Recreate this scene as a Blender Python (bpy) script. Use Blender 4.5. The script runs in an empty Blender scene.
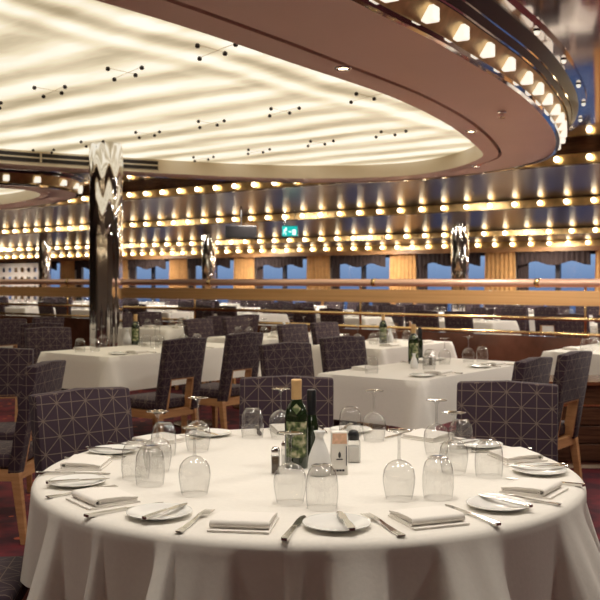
import bpy, bmesh, math, random
from mathutils import Vector, Matrix
random.seed(7)
PI = math.pi
sc = bpy.context.scene
COL = sc.collection
CAMH, F = 1.36, 935.0
TH = 0.75                                   # table height
A_ = (0.788, -0.616); B_ = (0.616, 0.788)   # room axes: along the window wall, towards it


def W(a, b):
    return (A_[0]*a + B_[0]*b, A_[1]*a + B_[1]*b)


ROOM = math.atan2(A_[1], A_[0])


def P(u, y, h=TH):                           # a measured photo point on the plane at height h
    d = F*(CAMH-h)/(y-280.0)
    return ((u-300)*d/F, d)


# ---------------------------------------------------------------- mesh builder
class MB:
    def __init__(s):
        s.bm = bmesh.new()
        s.uv = None

    def box(s, x0, x1, y0, y1, z0, z1, bevel=0, rot=None):
        vs = [s.bm.verts.new((x, y, z)) for x in (x0, x1) for y in (y0, y1) for z in (z0, z1)]
        fs = []
        for q in ((0, 1, 3, 2), (4, 6, 7, 5), (0, 4, 5, 1), (2, 3, 7, 6), (0, 2, 6, 4), (1, 5, 7, 3)):
            fs.append(s.bm.faces.new([vs[i] for i in q]))
        if bevel:
            es = list({e for f in fs for e in f.edges})
            bmesh.ops.bevel(s.bm, geom=es, offset=bevel, segments=2, affect='EDGES', profile=.5)
        return s

    def hexa(s, pts, bevel=0):               # 4 bottom points, 4 top points
        vs = [s.bm.verts.new(p) for p in pts]
        fs = [s.bm.faces.new([vs[i] for i in q]) for q in
              ((3, 2, 1, 0), (4, 5, 6, 7), (0, 1, 5, 4), (1, 2, 6, 5), (2, 3, 7, 6), (3, 0, 4, 7))]
        if bevel:
            es = list({e for f in fs for e in f.edges})
            bmesh.ops.bevel(s.bm, geom=es, offset=bevel, segments=2, affect='EDGES', profile=.5)
        return s

    def lathe(s, prof, n=24, at=(0, 0, 0), cap=True):
        rings = []
        for r, z in prof:
            if r < 1e-5:
                rings.append([s.bm.verts.new((at[0], at[1], at[2]+z))])
            else:
                rings.append([s.bm.verts.new((at[0]+r*math.cos(2*PI*i/n), at[1]+r*math.sin(2*PI*i/n), at[2]+z)) for i in range(n)])
        for a, b in zip(rings, rings[1:]):
            for i in range(n):
                j = (i+1) % n
                if len(a) == 1 and len(b) == 1: continue
                if len(a) == 1: s.bm.faces.new((a[0], b[j], b[i]))
                elif len(b) == 1: s.bm.faces.new((a[i], a[j], b[0]))
                else: s.bm.faces.new((a[i], a[j], b[j], b[i]))
        if cap:
            if len(rings[0]) > 2: s.bm.faces.new(rings[0][::-1])
            if len(rings[-1]) > 2: s.bm.faces.new(rings[-1])
        return s

    def tube(s, p0, p1, r, n=10):
        p0, p1 = Vector(p0), Vector(p1)
        d = (p1-p0).normalized()
        up = Vector((0, 0, 1)) if abs(d.z) < .9 else Vector((1, 0, 0))
        e1 = d.cross(up).normalized(); e2 = d.cross(e1)
        ra = [s.bm.verts.new(p0+r*(math.cos(2*PI*i/n)*e1+math.sin(2*PI*i/n)*e2)) for i in range(n)]
        rb = [s.bm.verts.new(p1+r*(math.cos(2*PI*i/n)*e1+math.sin(2*PI*i/n)*e2)) for i in range(n)]
        for i in range(n):
            j = (i+1) % n
            s.bm.faces.new((ra[i], ra[j], rb[j], rb[i]))
        s.bm.faces.new(ra[::-1]); s.bm.faces.new(rb)
        return s

    def prism(s, poly, f0, f1, bevel=0):     # poly of 2D points, f0/f1 map 2D -> 3D for both faces
        a = [s.bm.verts.new(f0(p)) for p in poly]
        b = [s.bm.verts.new(f1(p)) for p in poly]
        n = len(poly)
        fs = [s.bm.faces.new(a[::-1]), s.bm.faces.new(b)]
        for i in range(n):
            j = (i+1) % n
            fs.append(s.bm.faces.new((a[i], a[j], b[j], b[i])))
        if bevel:
            es = list({e for f in fs for e in f.edges})
            bmesh.ops.bevel(s.bm, geom=es, offset=bevel, segments=2, affect='EDGES', profile=.5)
        return s

    def strip(s, pts, th):                   # flat bar along local y: (y, half width, z)
        tops, bots = [], []
        for y, w, z in pts:
            tops.append((s.bm.verts.new((-w, y, z+th)), s.bm.verts.new((w, y, z+th))))
            bots.append((s.bm.verts.new((-w, y, z)), s.bm.verts.new((w, y, z))))
        for i in range(len(pts)-1):
            s.bm.faces.new((tops[i][0], tops[i][1], tops[i+1][1], tops[i+1][0]))
            s.bm.faces.new((bots[i][1], bots[i][0], bots[i+1][0], bots[i+1][1]))
            for k in (0, 1):
                q = (tops[i][k], tops[i+1][k], bots[i+1][k], bots[i][k])
                s.bm.faces.new(q if k == 0 else q[::-1])
        s.bm.faces.new((tops[0][1], tops[0][0], bots[0][0], bots[0][1]))
        s.bm.faces.new((tops[-1][0], tops[-1][1], bots[-1][1], bots[-1][0]))
        return s

    def grid(s, rows, closed=False):         # rows of 3D points
        V = [[s.bm.verts.new(p) for p in r] for r in rows]
        for r0, r1 in zip(V, V[1:]):
            n = len(r0)
            for i in range(n if closed else n-1):
                j = (i+1) % n
                s.bm.faces.new((r0[i], r0[j], r1[j], r1[i]))
        return V

    def build(s, name, mat, parent=None, smooth=False, uv=False, fix=True):
        if fix: bmesh.ops.recalc_face_normals(s.bm, faces=s.bm.faces[:])
        if uv:
            L = s.bm.loops.layers.uv.new('UVMap')
            for f in s.bm.faces:
                n = f.normal; ax, ay, az = abs(n.x), abs(n.y), abs(n.z)
                for l in f.loops:
                    c = l.vert.co
                    if az >= ax and az >= ay: l[L].uv = (c.x, c.y)
                    elif ay >= ax: l[L].uv = (c.x, c.z)
                    else: l[L].uv = (c.y, c.z)
        me = bpy.data.meshes.new(name)
        s.bm.to_mesh(me); s.bm.free()
        if smooth:
            for p in me.polygons: p.use_smooth = True
        me.materials.append(mat)
        o = bpy.data.objects.new(name, me)
        COL.objects.link(o)
        if parent is not None: o.parent = parent
        return o


def auto_smooth(o, ang=35):
    me = o.data
    for p in me.polygons: p.use_smooth = True
    bm = bmesh.new(); bm.from_mesh(me)
    for e in bm.edges:
        if len(e.link_faces) == 2 and e.calc_face_angle(0) > math.radians(ang): e.smooth = False
    bm.to_mesh(me); bm.free()
    return o


def tag(o, label=None, cat=None, group=None, kind=None):
    if label: o['label'] = label
    if cat: o['category'] = cat
    if group: o['group'] = group
    if kind: o['kind'] = kind
    return o


def thing(name, label=None, cat=None, loc=(0, 0, 0), rz=0, group=None):
    o = bpy.data.objects.new(name, None); COL.objects.link(o)
    o.empty_display_size = .1
    o.location = loc; o.rotation_euler = (0, 0, rz)
    return tag(o, label, cat, group)


PROTO = []


def dup(o, loc, rz=0, label=None, group=None, parent=None, top=True, rot=None):
    c = o.copy(); COL.objects.link(c)
    if top:
        c.location = loc; c.rotation_euler = rot if rot else (0, 0, rz)
        if label: c['label'] = label
        if group: c['group'] = group
    else:
        c.parent = parent
    for ch in KIDS.get(o.name, ()):
        dup(ch, None, parent=c, top=False)
    return c


KIDS = {}


def proto(o):
    def walk(x):
        ks = [k for k in COL.objects if k.parent == x]
        if ks: KIDS[x.name] = ks
        for k in ks: walk(k)
    walk(o); PROTO.append(o)
    return o


def drop_protos():
    def kill(o):
        for k in KIDS.get(o.name, ()): kill(k)
        bpy.data.objects.remove(o)
    for o in PROTO: kill(o)


# ---------------------------------------------------------------- materials
def newmat(name):
    m = bpy.data.materials.new(name); m.use_nodes = True
    nt = m.node_tree
    b = nt.nodes['Principled BSDF']
    return m, nt, b


def simple(name, col, rough=.5, metal=0, spec=.5, noise=0, scale=20, bump=0, trans=0, coat=0):
    m, nt, b = newmat(name)
    b.inputs['Base Color'].default_value = (*col, 1)
    b.inputs['Roughness'].default_value = rough
    b.inputs['Metallic'].default_value = metal
    b.inputs['Specular IOR Level'].default_value = spec
    b.inputs['Transmission Weight'].default_value = trans
    b.inputs['Coat Weight'].default_value = coat
    if noise or bump:
        tc = nt.nodes.new('ShaderNodeTexCoord'); n = nt.nodes.new('ShaderNodeTexNoise')
        n.inputs['Scale'].default_value = scale; n.inputs['Detail'].default_value = 4
        nt.links.new(tc.outputs['Object'], n.inputs['Vector'])
        if noise:
            r = nt.nodes.new('ShaderNodeValToRGB')
            r.color_ramp.elements[0].position = .3; r.color_ramp.elements[1].position = .7
            r.color_ramp.elements[0].color = (*[c*(1-noise) for c in col], 1)
            r.color_ramp.elements[1].color = (*[min(1, c*(1+noise)) for c in col], 1)
            nt.links.new(n.outputs['Fac'], r.inputs['Fac']); nt.links.new(r.outputs['Color'], b.inputs['Base Color'])
        if bump:
            bp = nt.nodes.new('ShaderNodeBump'); bp.inputs['Strength'].default_value = bump; bp.inputs['Distance'].default_value = .01
            nt.links.new(n.outputs['Fac'], bp.inputs['Height']); nt.links.new(bp.outputs['Normal'], b.inputs['Normal'])
    return m


def wood(name, c0, c1, rough=.4, sc_=(3, 3, 30)):
    m, nt, b = newmat(name)
    tc = nt.nodes.new('ShaderNodeTexCoord'); mp = nt.nodes.new('ShaderNodeMapping')
    mp.inputs['Scale'].default_value = sc_
    n = nt.nodes.new('ShaderNodeTexNoise'); n.inputs['Scale'].default_value = 2; n.inputs['Detail'].default_value = 5
    r = nt.nodes.new('ShaderNodeValToRGB'); r.color_ramp.elements[0].color = (*c0, 1); r.color_ramp.elements[1].color = (*c1, 1)
    r.color_ramp.elements[0].position = .35; r.color_ramp.elements[1].position = .65
    nt.links.new(tc.outputs['Object'], mp.inputs['Vector']); nt.links.new(mp.outputs['Vector'], n.inputs['Vector'])
    nt.links.new(n.outputs['Fac'], r.inputs['Fac']); nt.links.new(r.outputs['Color'], b.inputs['Base Color'])
    b.inputs['Roughness'].default_value = rough
    return m


def emit(name, col, st):
    m, nt, b = newmat(name)
    b.inputs['Base Color'].default_value = (*col, 1)
    b.inputs['Emission Color'].default_value = (*col, 1)
    b.inputs['Emission Strength'].default_value = st
    return m


def glassmat(name, tint=(.97, .97, .96), edge=(.48, .47, .46), gloss=1.0):
    m, nt, b = newmat(name)
    nt.nodes.remove(b)
    out = nt.nodes['Material Output']
    lw = nt.nodes.new('ShaderNodeLayerWeight'); lw.inputs['Blend'].default_value = .35
    mix = nt.nodes.new('ShaderNodeMixShader'); tr = nt.nodes.new('ShaderNodeBsdfTransparent'); gl = nt.nodes.new('ShaderNodeBsdfGlossy')
    gl.inputs['Roughness'].default_value = .03
    rp = nt.nodes.new('ShaderNodeValToRGB')
    rp.color_ramp.elements[0].color = (*tint, 1); rp.color_ramp.elements[1].color = (*edge, 1)
    rp.color_ramp.elements[0].position = .48; rp.color_ramp.elements[1].position = .98
    nt.links.new(lw.outputs['Facing'], rp.inputs['Fac']); nt.links.new(rp.outputs['Color'], tr.inputs['Color'])
    pw = nt.nodes.new('ShaderNodeMath'); pw.operation = 'POWER'; pw.inputs[1].default_value = 3.0
    l2 = nt.nodes.new('ShaderNodeLayerWeight'); l2.inputs['Blend'].default_value = .5
    nt.links.new(l2.outputs['Facing'], pw.inputs[0])
    mu = nt.nodes.new('ShaderNodeMath'); mu.operation = 'MULTIPLY_ADD'; mu.inputs[1].default_value = .55*gloss; mu.inputs[2].default_value = .10; mu.use_clamp = True
    nt.links.new(pw.outputs[0], mu.inputs[0]); nt.links.new(mu.outputs[0], mix.inputs['Fac'])
    nt.links.new(tr.outputs[0], mix.inputs[1]); nt.links.new(gl.outputs[0], mix.inputs[2]); nt.links.new(mix.outputs[0], out.inputs['Surface'])
    return m


def fabric(name, base, line, s=.063, lw=.0035):
    m, nt, b = newmat(name)
    N, Lk = nt.nodes.new, nt.links.new
    uv = N('ShaderNodeUVMap'); uv.uv_map = 'UVMap'
    sx = N('ShaderNodeSeparateXYZ'); Lk(uv.outputs[0], sx.inputs[0])

    def math_(op, a, bb):
        n = N('ShaderNodeMath'); n.operation = op
        for i, v in enumerate((a, bb)):
            if v is None: continue
            if isinstance(v, (int, float)): n.inputs[i].default_value = v
            else: Lk(v, n.inputs[i])
        return n.outputs[0]
    U, V = sx.outputs[0], sx.outputs[1]
    dist = None
    for e, per, k in ((U, s, 1), (V, s, 1), (math_('ADD', U, V), 2*s, .7071), (math_('SUBTRACT', U, V), 2*s, .7071)):
        pp = math_('MULTIPLY', math_('PINGPONG', e, per/2), k)
        dist = pp if dist is None else math_('MINIMUM', dist, pp)
    fac = math_('LESS_THAN', dist, lw/2)
    nz = N('ShaderNodeTexNoise'); nz.inputs['Scale'].default_value = 400
    Lk(uv.outputs[0], nz.inputs['Vector'])
    mx = N('ShaderNodeMix'); mx.data_type = 'RGBA'
    mx.inputs['A'].default_value = (*base, 1); mx.inputs['B'].default_value = (*line, 1)
    Lk(fac, mx.inputs['Factor']); Lk(mx.outputs['Result'], b.inputs['Base Color'])
    bp = N('ShaderNodeBump'); bp.inputs['Strength'].default_value = .15; bp.inputs['Distance'].default_value = .002
    Lk(nz.outputs['Fac'], bp.inputs['Height']); Lk(bp.outputs['Normal'], b.inputs['Normal'])
    b.inputs['Roughness'].default_value = .85
    b.inputs['Sheen Weight'].default_value = .06
    return m


M = {}
M['cloth'] = simple('white_linen', (.80, .765, .70), .9, spec=.15, noise=.02, scale=90, bump=.05)
M['napkin'] = simple('napkin_linen', (.84, .80, .74), .9, spec=.15, noise=.02, scale=200, bump=.08)
M['china'] = simple('white_china', (.86, .85, .81), .12, spec=.5)
M['steel'] = simple('polished_cutlery_steel', (.62, .60, .57), .16, 1)
M['fabric'] = fabric('patterned_purple_upholstery', (.027, .0105, .021), (.135, .095, .075))
M['oak'] = wood('light_oak_wood', (.40, .20, .085), (.52, .28, .125), .4)
M['railwood'] = wood('honey_rail_wood', (.60, .33, .135), (.70, .42, .19), .35, (.25, .25, 22))
M['copper'] = simple('copper_tube', (.82, .52, .38), .38, .55)
M['brass'] = simple('polished_brass', (.80, .58, .28), .22, 1)
M['chrome'] = simple('polished_chrome', (.80, .79, .78), .05, 1)
M['soffit'] = simple('bronze_soffit_lacquer', (.86, .58, .47), .42, .35, spec=.4, noise=.03, scale=1.5)
M['trimcream'] = simple('cream_trim', (.78, .66, .48), .4)
M['darkgap'] = simple('dark_recess', (.02, .012, .01), .6)
M['goldface'] = simple('gold_leaf_face', (.62, .43, .20), .35, .85, noise=.25, scale=8)
M['blackgloss'] = simple('black_gloss_panel', (.012, .011, .012), .3, spec=.3)
M['mirror'] = simple('smoked_mirror_ceiling', (.48, .41, .385), .07, 1, bump=.07, scale=2.2)
M['mirror2'] = simple('smoked_brushed_ceiling', (.135, .112, .112), .28, 1, bump=.04, scale=3)
M['browngloss'] = simple('brown_lacquer_panel', (.11, .045, .028), .15, noise=.3, scale=3)
M['darkwood'] = wood('dark_walnut', (.05, .022, .012), (.10, .045, .022), .25)
M['wall'] = simple('wall_taupe', (.42, .33, .26), .6)
M['lamp'] = emit('warm_lamp', (1, .80, .50), 10)
M['cubelamp'] = emit('cool_white_cube', (1, .93, .78), .8)
M['curtain'] = simple('tan_curtain', (.55, .29, .10), .8, noise=.12, scale=9)
M['drape'] = simple('dark_drape', (.035, .02, .018), .9)
M['frame'] = simple('dark_window_frame', (.03, .025, .03), .4)
M['glass'] = glassmat('clear_glass', (.925, .925, .92), (.26, .255, .25), 1.4)
M['pane'] = glassmat('window_pane', (.98, .98, .98), (.8, .82, .85), .7)
M['bottle'] = simple('dark_green_bottle', (.012, .022, .008), .06, spec=.6, coat=.3)
M['black'] = simple('black_plastic', (.012, .012, .014), .3)
M['foil'] = simple('tan_foil', (.66, .42, .19), .4, .3)
M['vase'] = simple('frosted_white_porcelain', (.74, .73, .71), .35)
M['card'] = simple('white_card', (.83, .80, .74), .6)
M['peach'] = simple('peach_print', (.72, .45, .30), .6, noise=.25, scale=60)
M['ink'] = simple('dark_ink', (.03, .028, .03), .6)
M['pepper'] = simple('ground_pepper', (.10, .065, .04), .9, noise=.4, scale=300)
M['salt'] = simple('white_salt', (.8, .78, .74), .9)
M['teal'] = emit('teal_sign_face', (.0, .36, .34), .9)
M['signwhite'] = emit('white_pictogram', (.75, .95, .9), .9)
M['leaf'] = simple('green_leaf', (.06, .12, .03), .5)
M['petal'] = simple('pale_petal', (.75, .55, .4), .6)


def label_mat():
    m, nt, b = newmat('bottle_label_print')
    tc = nt.nodes.new('ShaderNodeTexCoord'); n = nt.nodes.new('ShaderNodeTexNoise'); n.inputs['Scale'].default_value = 38; n.inputs['Detail'].default_value = 2
    r = nt.nodes.new('ShaderNodeValToRGB'); e = r.color_ramp.elements
    e[0].position = .38; e[0].color = (.02, .03, .012, 1); e[1].position = .66; e[1].color = (.55, .50, .33, 1)
    x = e.new(.5); x.color = (.10, .14, .04, 1)
    nt.links.new(tc.outputs['Object'], n.inputs['Vector']); nt.links.new(n.outputs['Fac'], r.inputs['Fac']); nt.links.new(r.outputs['Color'], b.inputs['Base Color'])
    b.inputs['Roughness'].default_value = .5
    return m


M['label'] = label_mat()


def carpet():
    m, nt, b = newmat('burgundy_carpet')
    N, Lk = nt.nodes.new, nt.links.new
    tc = N('ShaderNodeTexCoord'); v = N('ShaderNodeTexVoronoi'); v.inputs['Scale'].default_value = 7
    v.inputs['Randomness'].default_value = .8
    Lk(tc.outputs['Object'], v.inputs['Vector'])
    lt = N('ShaderNodeMath'); lt.operation = 'LESS_THAN'; lt.inputs[1].default_value = .17; Lk(v.outputs['Distance'], lt.inputs[0])
    n = N('ShaderNodeTexNoise'); n.inputs['Scale'].default_value = 5; n.inputs['Detail'].default_value = 3; Lk(tc.outputs['Object'], n.inputs['Vector'])
    r = N('ShaderNodeValToRGB'); r.color_ramp.elements[0].color = (.045, .004, .012, 1); r.color_ramp.elements[1].color = (.15, .012, .02, 1)
    r.color_ramp.elements[0].position = .4; r.color_ramp.elements[1].position = .62
    Lk(n.outputs['Fac'], r.inputs['Fac'])
    mx = N('ShaderNodeMix'); mx.data_type = 'RGBA'; Lk(lt.outputs[0], mx.inputs['Factor']); Lk(r.outputs['Color'], mx.inputs['A'])
    mx.inputs['B'].default_value = (.36, .07, .025, 1)
    Lk(mx.outputs['Result'], b.inputs['Base Color']); b.inputs['Roughness'].default_value = .95
    return m


M['carpet'] = carpet()


def panel_mat():                              # back-lit stretched fabric: rows of tubes behind a milky skin
    m, nt, b = newmat('backlit_ceiling_panel')
    N, Lk = nt.nodes.new, nt.links.new
    tc = N('ShaderNodeTexCoord'); mp = N('ShaderNodeMapping'); mp.vector_type = 'POINT'
    mp.inputs['Rotation'].default_value = (0, 0, -ROOM)
    Lk(tc.outputs['Object'], mp.inputs['Vector'])
    sx = N('ShaderNodeSeparateXYZ'); Lk(mp.outputs[0], sx.inputs[0])
    nz = N('ShaderNodeTexNoise'); nz.inputs['Scale'].default_value = .9; nz.inputs['Detail'].default_value = 3
    Lk(mp.outputs[0], nz.inputs['Vector'])

    def ma(op, a, c, cl=False):
        n = N('ShaderNodeMath'); n.operation = op; n.use_clamp = cl
        for i, v in enumerate((a, c)):
            if v is None: continue
            if isinstance(v, (int, float)): n.inputs[i].default_value = v
            else: Lk(v, n.inputs[i])
        return n.outputs[0]
    wob = ma('MULTIPLY', nz.outputs['Fac'], .35)
    sb = ma('SINE', ma('MULTIPLY', ma('ADD', sx.outputs[1], wob), 2*PI/.72), None)
    sa = ma('SINE', ma('MULTIPLY', ma('ADD', sx.outputs[0], wob), 2*PI/.5), None)
    border = ma('MULTIPLY', ma('ADD', sx.outputs[0], 5.5), 2.5, True)
    mixs = N('ShaderNodeMix'); mixs.data_type = 'FLOAT'
    Lk(border, mixs.inputs['Factor']); Lk(sb, mixs.inputs['A']); Lk(sa, mixs.inputs['B'])
    nz2 = N('ShaderNodeTexNoise'); nz2.inputs['Scale'].default_value = 1.6; nz2.inputs['Detail'].default_value = 5; nz2.inputs['Roughness'].default_value = .65
    mp2 = N('ShaderNodeMapping'); mp2.inputs['Scale'].default_value = (.35, 1.6, 1); Lk(mp.outputs[0], mp2.inputs['Vector']); Lk(mp2.outputs[0], nz2.inputs['Vector'])
    f = ma('ADD', ma('ADD', ma('MULTIPLY', mixs.outputs['Result'], .26), .5), ma('MULTIPLY', ma('SUBTRACT', nz2.outputs['Fac'], .5), .9), True)
    r = N('ShaderNodeValToRGB'); e = r.color_ramp.elements
    e[0].position = .12; e[0].color = (.36, .29, .17, 1); e[1].position = .8; e[1].color = (.98, .93, .79, 1)
    x = e.new(.5); x.color = (.78, .68, .48, 1)
    Lk(f, r.inputs['Fac'])
    Lk(r.outputs['Color'], b.inputs['Emission Color']); b.inputs['Emission Strength'].default_value = .92
    b.inputs['Base Color'].default_value = (.35, .33, .28, 1); b.inputs['Roughness'].default_value = .5
    return m


M['panel'] = panel_mat()


def struct(mb, name, mat, **k):
    o = mb.build(name, mat, **k); o['kind'] = 'structure'; return o


def quad(pts, name, mat):
    mb = MB(); mb.bm.faces.new([mb.bm.verts.new(p) for p in pts])
    o = mb.build(name, mat, fix=False); o['kind'] = 'structure'; return o


def slab(a0, a1, b0, b1, z0, z1):             # box laid out on the room axes
    mb = MB()
    c = [W(a0, b0), W(a1, b0), W(a1, b1), W(a0, b1)]
    mb.hexa([(*p, z0) for p in c]+[(*p, z1) for p in c])
    return mb


def Z(c): return CAMH+c


# ---------------------------------------------------------------- room shell
BW = 19.0
struct(slab(-34, 9, -8, BW+.3, -.1, 0), 'floor', M['carpet'])
struct(slab(-34, 9, -8, 12.5, Z(1.85), Z(1.95)), 'ceiling', M['mirror'])


def ceil_slope(b0, z0, b1, z1):
    mb = MB()
    c = [W(-34, b0), W(9, b0), W(9, b1), W(-34, b1)]
    mb.hexa([(*c[0], Z(z0)), (*c[1], Z(z0)), (*c[2], Z(z1)), (*c[3], Z(z1))]+[(*c[0], Z(z0+.1)), (*c[1], Z(z0+.1)), (*c[2], Z(z1+.1)), (*c[3], Z(z1+.1))])
    struct(mb, 'ceiling', M['mirror2'])


ceil_slope(12.5, 1.58, 15.0, 1.37); ceil_slope(15.0, 1.22, 17.0, .98); ceil_slope(17.0, .86, BW, .845)
for n_, (b0, zt, zb, gt, gb) in enumerate(((12.5, 1.85, 1.58, 1.73, 1.59), (15.0, 1.37, 1.22, 1.36, 1.23), (17.0, .98, .86, .97, .865))):
    struct(slab(-34, 9, b0-.06, b0, Z(zb), Z(zt)), 'trim_%d' % (2*n_+1), M['darkwood'])
    struct(slab(-34, 9, b0-.10, b0-.06, Z(gb), Z(gt)), 'trim_%d' % (2*n_+2), M['goldface'])
struct(slab(-34, 9, BW-.12, BW, Z(.70), Z(.84)), 'trim_7', M['goldface'])
struct(slab(-34, 9, BW-.22, BW, Z(.61), Z(.70)), 'trim_8', M['oak'])
struct(slab(-34, 9, BW, BW+.3, 1.98, Z(.94)), 'wall_back', M['wall'])
struct(slab(-34, 9, BW, BW+.3, 0, .42), 'wall_back', M['wall'])
struct(slab(-34, 9, -8.2, -8, 0, Z(1.85)), 'wall_front', M['wall'])
struct(slab(-34.2, -34, -8.2, BW+.3, 0, Z(1.95)), 'wall_left', M['wall'])
struct(slab(9, 9.2, -8.2, BW+.3, 0, Z(1.95)), 'wall_right', M['wall'])
bays = [(-9.2+2.5*k) for k in range(-9, 4)]
struct(slab(-34, bays[0]-.33, BW, BW+.3, .42, 1.98), 'wall_back', M['wall'])
struct(slab(bays[-1]+.33+1.84, 9, BW, BW+.3, .42, 1.98), 'wall_back', M['wall'])
for i, a in enumerate(bays):
    struct(slab(a-.33, a+.33, BW, BW+.3, .42, 1.98), 'wall_back', M['wall'])
    # window between this pier and the next
    a0, a1 = a+.33, a+2.5-.33
    mb = MB()
    for (x0, x1, z0, z1) in ((a0, a0+.07, .42, 1.98), (a1-.07, a1, .42, 1.98), (a0, a1, .42, .50), (a0, a1, 1.90, 1.98), ((a0+a1)/2-.05, (a0+a1)/2+.05, .42, 1.98)):
        c = [W(x0, BW+.08), W(x1, BW+.08), W(x1, BW+.16), W(x0, BW+.16)]
        mb.hexa([(*p, z0) for p in c]+[(*p, z1) for p in c])
    w = struct(mb, 'window_%d' % (i+1), M['frame'])
    mb = MB()
    mb.bm.faces.new([mb.bm.verts.new(p) for p in ((*W(a0, BW+.12), .45), (*W(a1, BW+.12), .45), (*W(a1, BW+.12), 1.95), (*W(a0, BW+.12), 1.95))])
    mb.build('pane', M['pane'], w, fix=False)
# curtains: pleated tan cloth at every pier, dark side drape and scalloped valance across each window


def pleats(a0, a1, z0, z1, b, amp, n, flare=0, low=None):
    mb = MB(); rows = []
    m = n*6
    for kz in range(9):
        t = kz/8
        row = []
        for i in range(m+1):
            s = i/m
            a = a0+(a1-a0)*s
            am = (a0+a1)/2
            a = am+(a-am)*(1+flare*t)
            zz1 = z1
            zz0 = z0 if low is None else low(s)
            row.append((*W(a, b+amp*math.sin(2*PI*n*s)*(.6+.4*t)), zz1+(zz0-zz1)*t))
        rows.append(row)
    mb.grid(rows)
    return mb


for i, a in enumerate(bays):
    t = pleats(a-.36, a+.36, .28, 1.97, BW-.09, .025, 7, .12).build('curtain', M['curtain'], smooth=True)
    tag(t, 'tan pleated curtain hanging on a pier between the far windows', 'curtain', 'tan curtains along the window wall')
    v = pleats(a+.44, a+2.5-.44, 1.7, 1.97, BW-.15, .02, 14, 0, lambda s: 1.80-.09*abs(math.cos(2*PI*s))**1.5-.04).build('valance', M['drape'], smooth=True)
    tag(v, 'dark brown scalloped valance across the top of a far window', 'valance', 'dark valances over the windows')
    d = pleats(a+.42, a+.66, .28, 1.9, BW-.06, .018, 3, 0).build('drape', M['drape'], smooth=True)
    tag(d, 'narrow dark drape hanging beside a tan curtain at a far window', 'drape', 'dark drapes along the window wall')

# world: dusk sky and sea beyond the windows, the lit dining room on the other sides
wd = bpy.data.worlds.new('World'); sc.world = wd; wd.use_nodes = True
nt = wd.node_tree; N = nt.nodes.new; Lk = nt.links.new
bg = nt.nodes['Background']
tc = N('ShaderNodeTexCoord'); dp = N('ShaderNodeVectorMath'); dp.operation = 'DOT_PRODUCT'; dp.inputs[1].default_value = (B_[0], B_[1], 0)
Lk(tc.outputs['Generated'], dp.inputs[0])
mr = N('ShaderNodeMapRange'); mr.inputs['From Min'].default_value = .3; mr.inputs['From Max'].default_value = .5
Lk(dp.outputs['Value'], mr.inputs['Value'])
sx = N('ShaderNodeSeparateXYZ'); Lk(tc.outputs['Generated'], sx.inputs[0])
rp = N('ShaderNodeValToRGB'); e = rp.color_ramp.elements
e[0].position = .485; e[0].color = (.05, .10, .24, 1); e[1].position = .53; e[1].color = (.34, .50, .76, 1)
m2 = N('ShaderNodeMath'); m2.operation = 'MULTIPLY_ADD'; m2.inputs[1].default_value = .5; m2.inputs[2].default_value = .5
Lk(sx.outputs[2], m2.inputs[0]); Lk(m2.outputs[0], rp.inputs['Fac'])
mx = N('ShaderNodeMix'); mx.data_type = 'RGBA'; Lk(mr.outputs['Result'], mx.inputs['Factor'])
mx.inputs['A'].default_value = (.17, .14, .11, 1); Lk(rp.outputs['Color'], mx.inputs['B'])
Lk(mx.outputs['Result'], bg.inputs['Color']); bg.inputs['Strength'].default_value = 1.0

# ---------------------------------------------------------------- oval ceiling feature
OUT = [(-.35, 4.0), (.42, 5.19), (.82, 5.77), (1.16, 6.37), (1.66, 7.25), (2.12, 8.25), (2.62, 9.54), (2.98, 10.96), (2.99, 11.99), (2.52, 13.1), (1.50, 14.1), (0, 14.35), (-1.47, 13.8), (-2.8, 13.1), (-4.1, 12.4), (-5.6, 11.2), (-6.9, 9.3), (-6.9, 6.6), (-5.4, 4.4), (-3.2, 3.1), (-1.5, 3.05)]
INN = [(-1.1, 5.01), (-.605, 5.65), (-.3, 6.1), (0, 6.55), (.42, 7.15), (.83, 7.79), (1.45, 9.05), (2.05, 10.7), (2.24, 11.5), (2.0, 12.75), (1.40, 13.6), (0, 13.85), (-1.44, 13.4), (-2.73, 12.7), (-3.9, 12.0), (-5.1, 10.8), (-6.1, 9.1), (-6.1, 6.9), (-4.9, 5.1), (-3.1, 4.1), (-1.9, 4.2)]


def smooth_loop(pts, per=12):
    n = len(pts); out = []
    for i in range(n):
        p0, p1, p2, p3 = (Vector(pts[(i+k-1) % n]) for k in range(4))
        for j in range(per):
            t = j/per
            out.append(.5*((2*p1)+(p2-p0)*t+(2*p0-5*p1+4*p2-p3)*t*t+(3*p1-p0-3*p2+p3)*t**3))
    for _ in range(30):
        m = len(out)
        out = [(out[i-1]+2*out[i]+out[(i+1) % m])/4 for i in range(m)]
    return out


def normals(loop):
    m = len(loop); res = []
    c = sum(loop, Vector((0, 0)))/m
    for i in range(m):
        d = loop[(i+1) % m]-loop[i-1]
        n = Vector((d.y, -d.x)).normalized()
        if n.dot(loop[i]-c) < 0: n = -n
        res.append(n)
    return res


def ring_mesh(levels):                        # list of (loop, z)
    mb = MB()
    mb.grid([[(p.x, p.y, z) for p in lp] for lp, z in levels], closed=True)
    return mb


def off(loop, nrm, d): return [p+n*(d(n) if callable(d) else d) for p, n in zip(loop, nrm)]


cube_mb = MB()
cube_mb.box(-.045, .045, 0, .10, -.045, .045, .010)
CUBE = thing('cube_lamp', None, 'ceiling lamp')
cube_mb.build('lens', M['cubelamp'], CUBE)
MB().box(-.055, .055, .09, .125, -.055, .055, .006).build('bracket', M['chrome'], CUBE)
proto(CUBE)
STUD = thing('stud_lamp', None, 'ceiling lamp')
MB().lathe([(0, -.022), (.012, -.019), (.019, -.008), (.021, .005)], 12).build('lens', M['cubelamp'], STUD, smooth=True)
MB().lathe([(.026, .005), (.026, .02)], 12).build('collar', M['chrome'], STUD)
proto(STUD)


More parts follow.
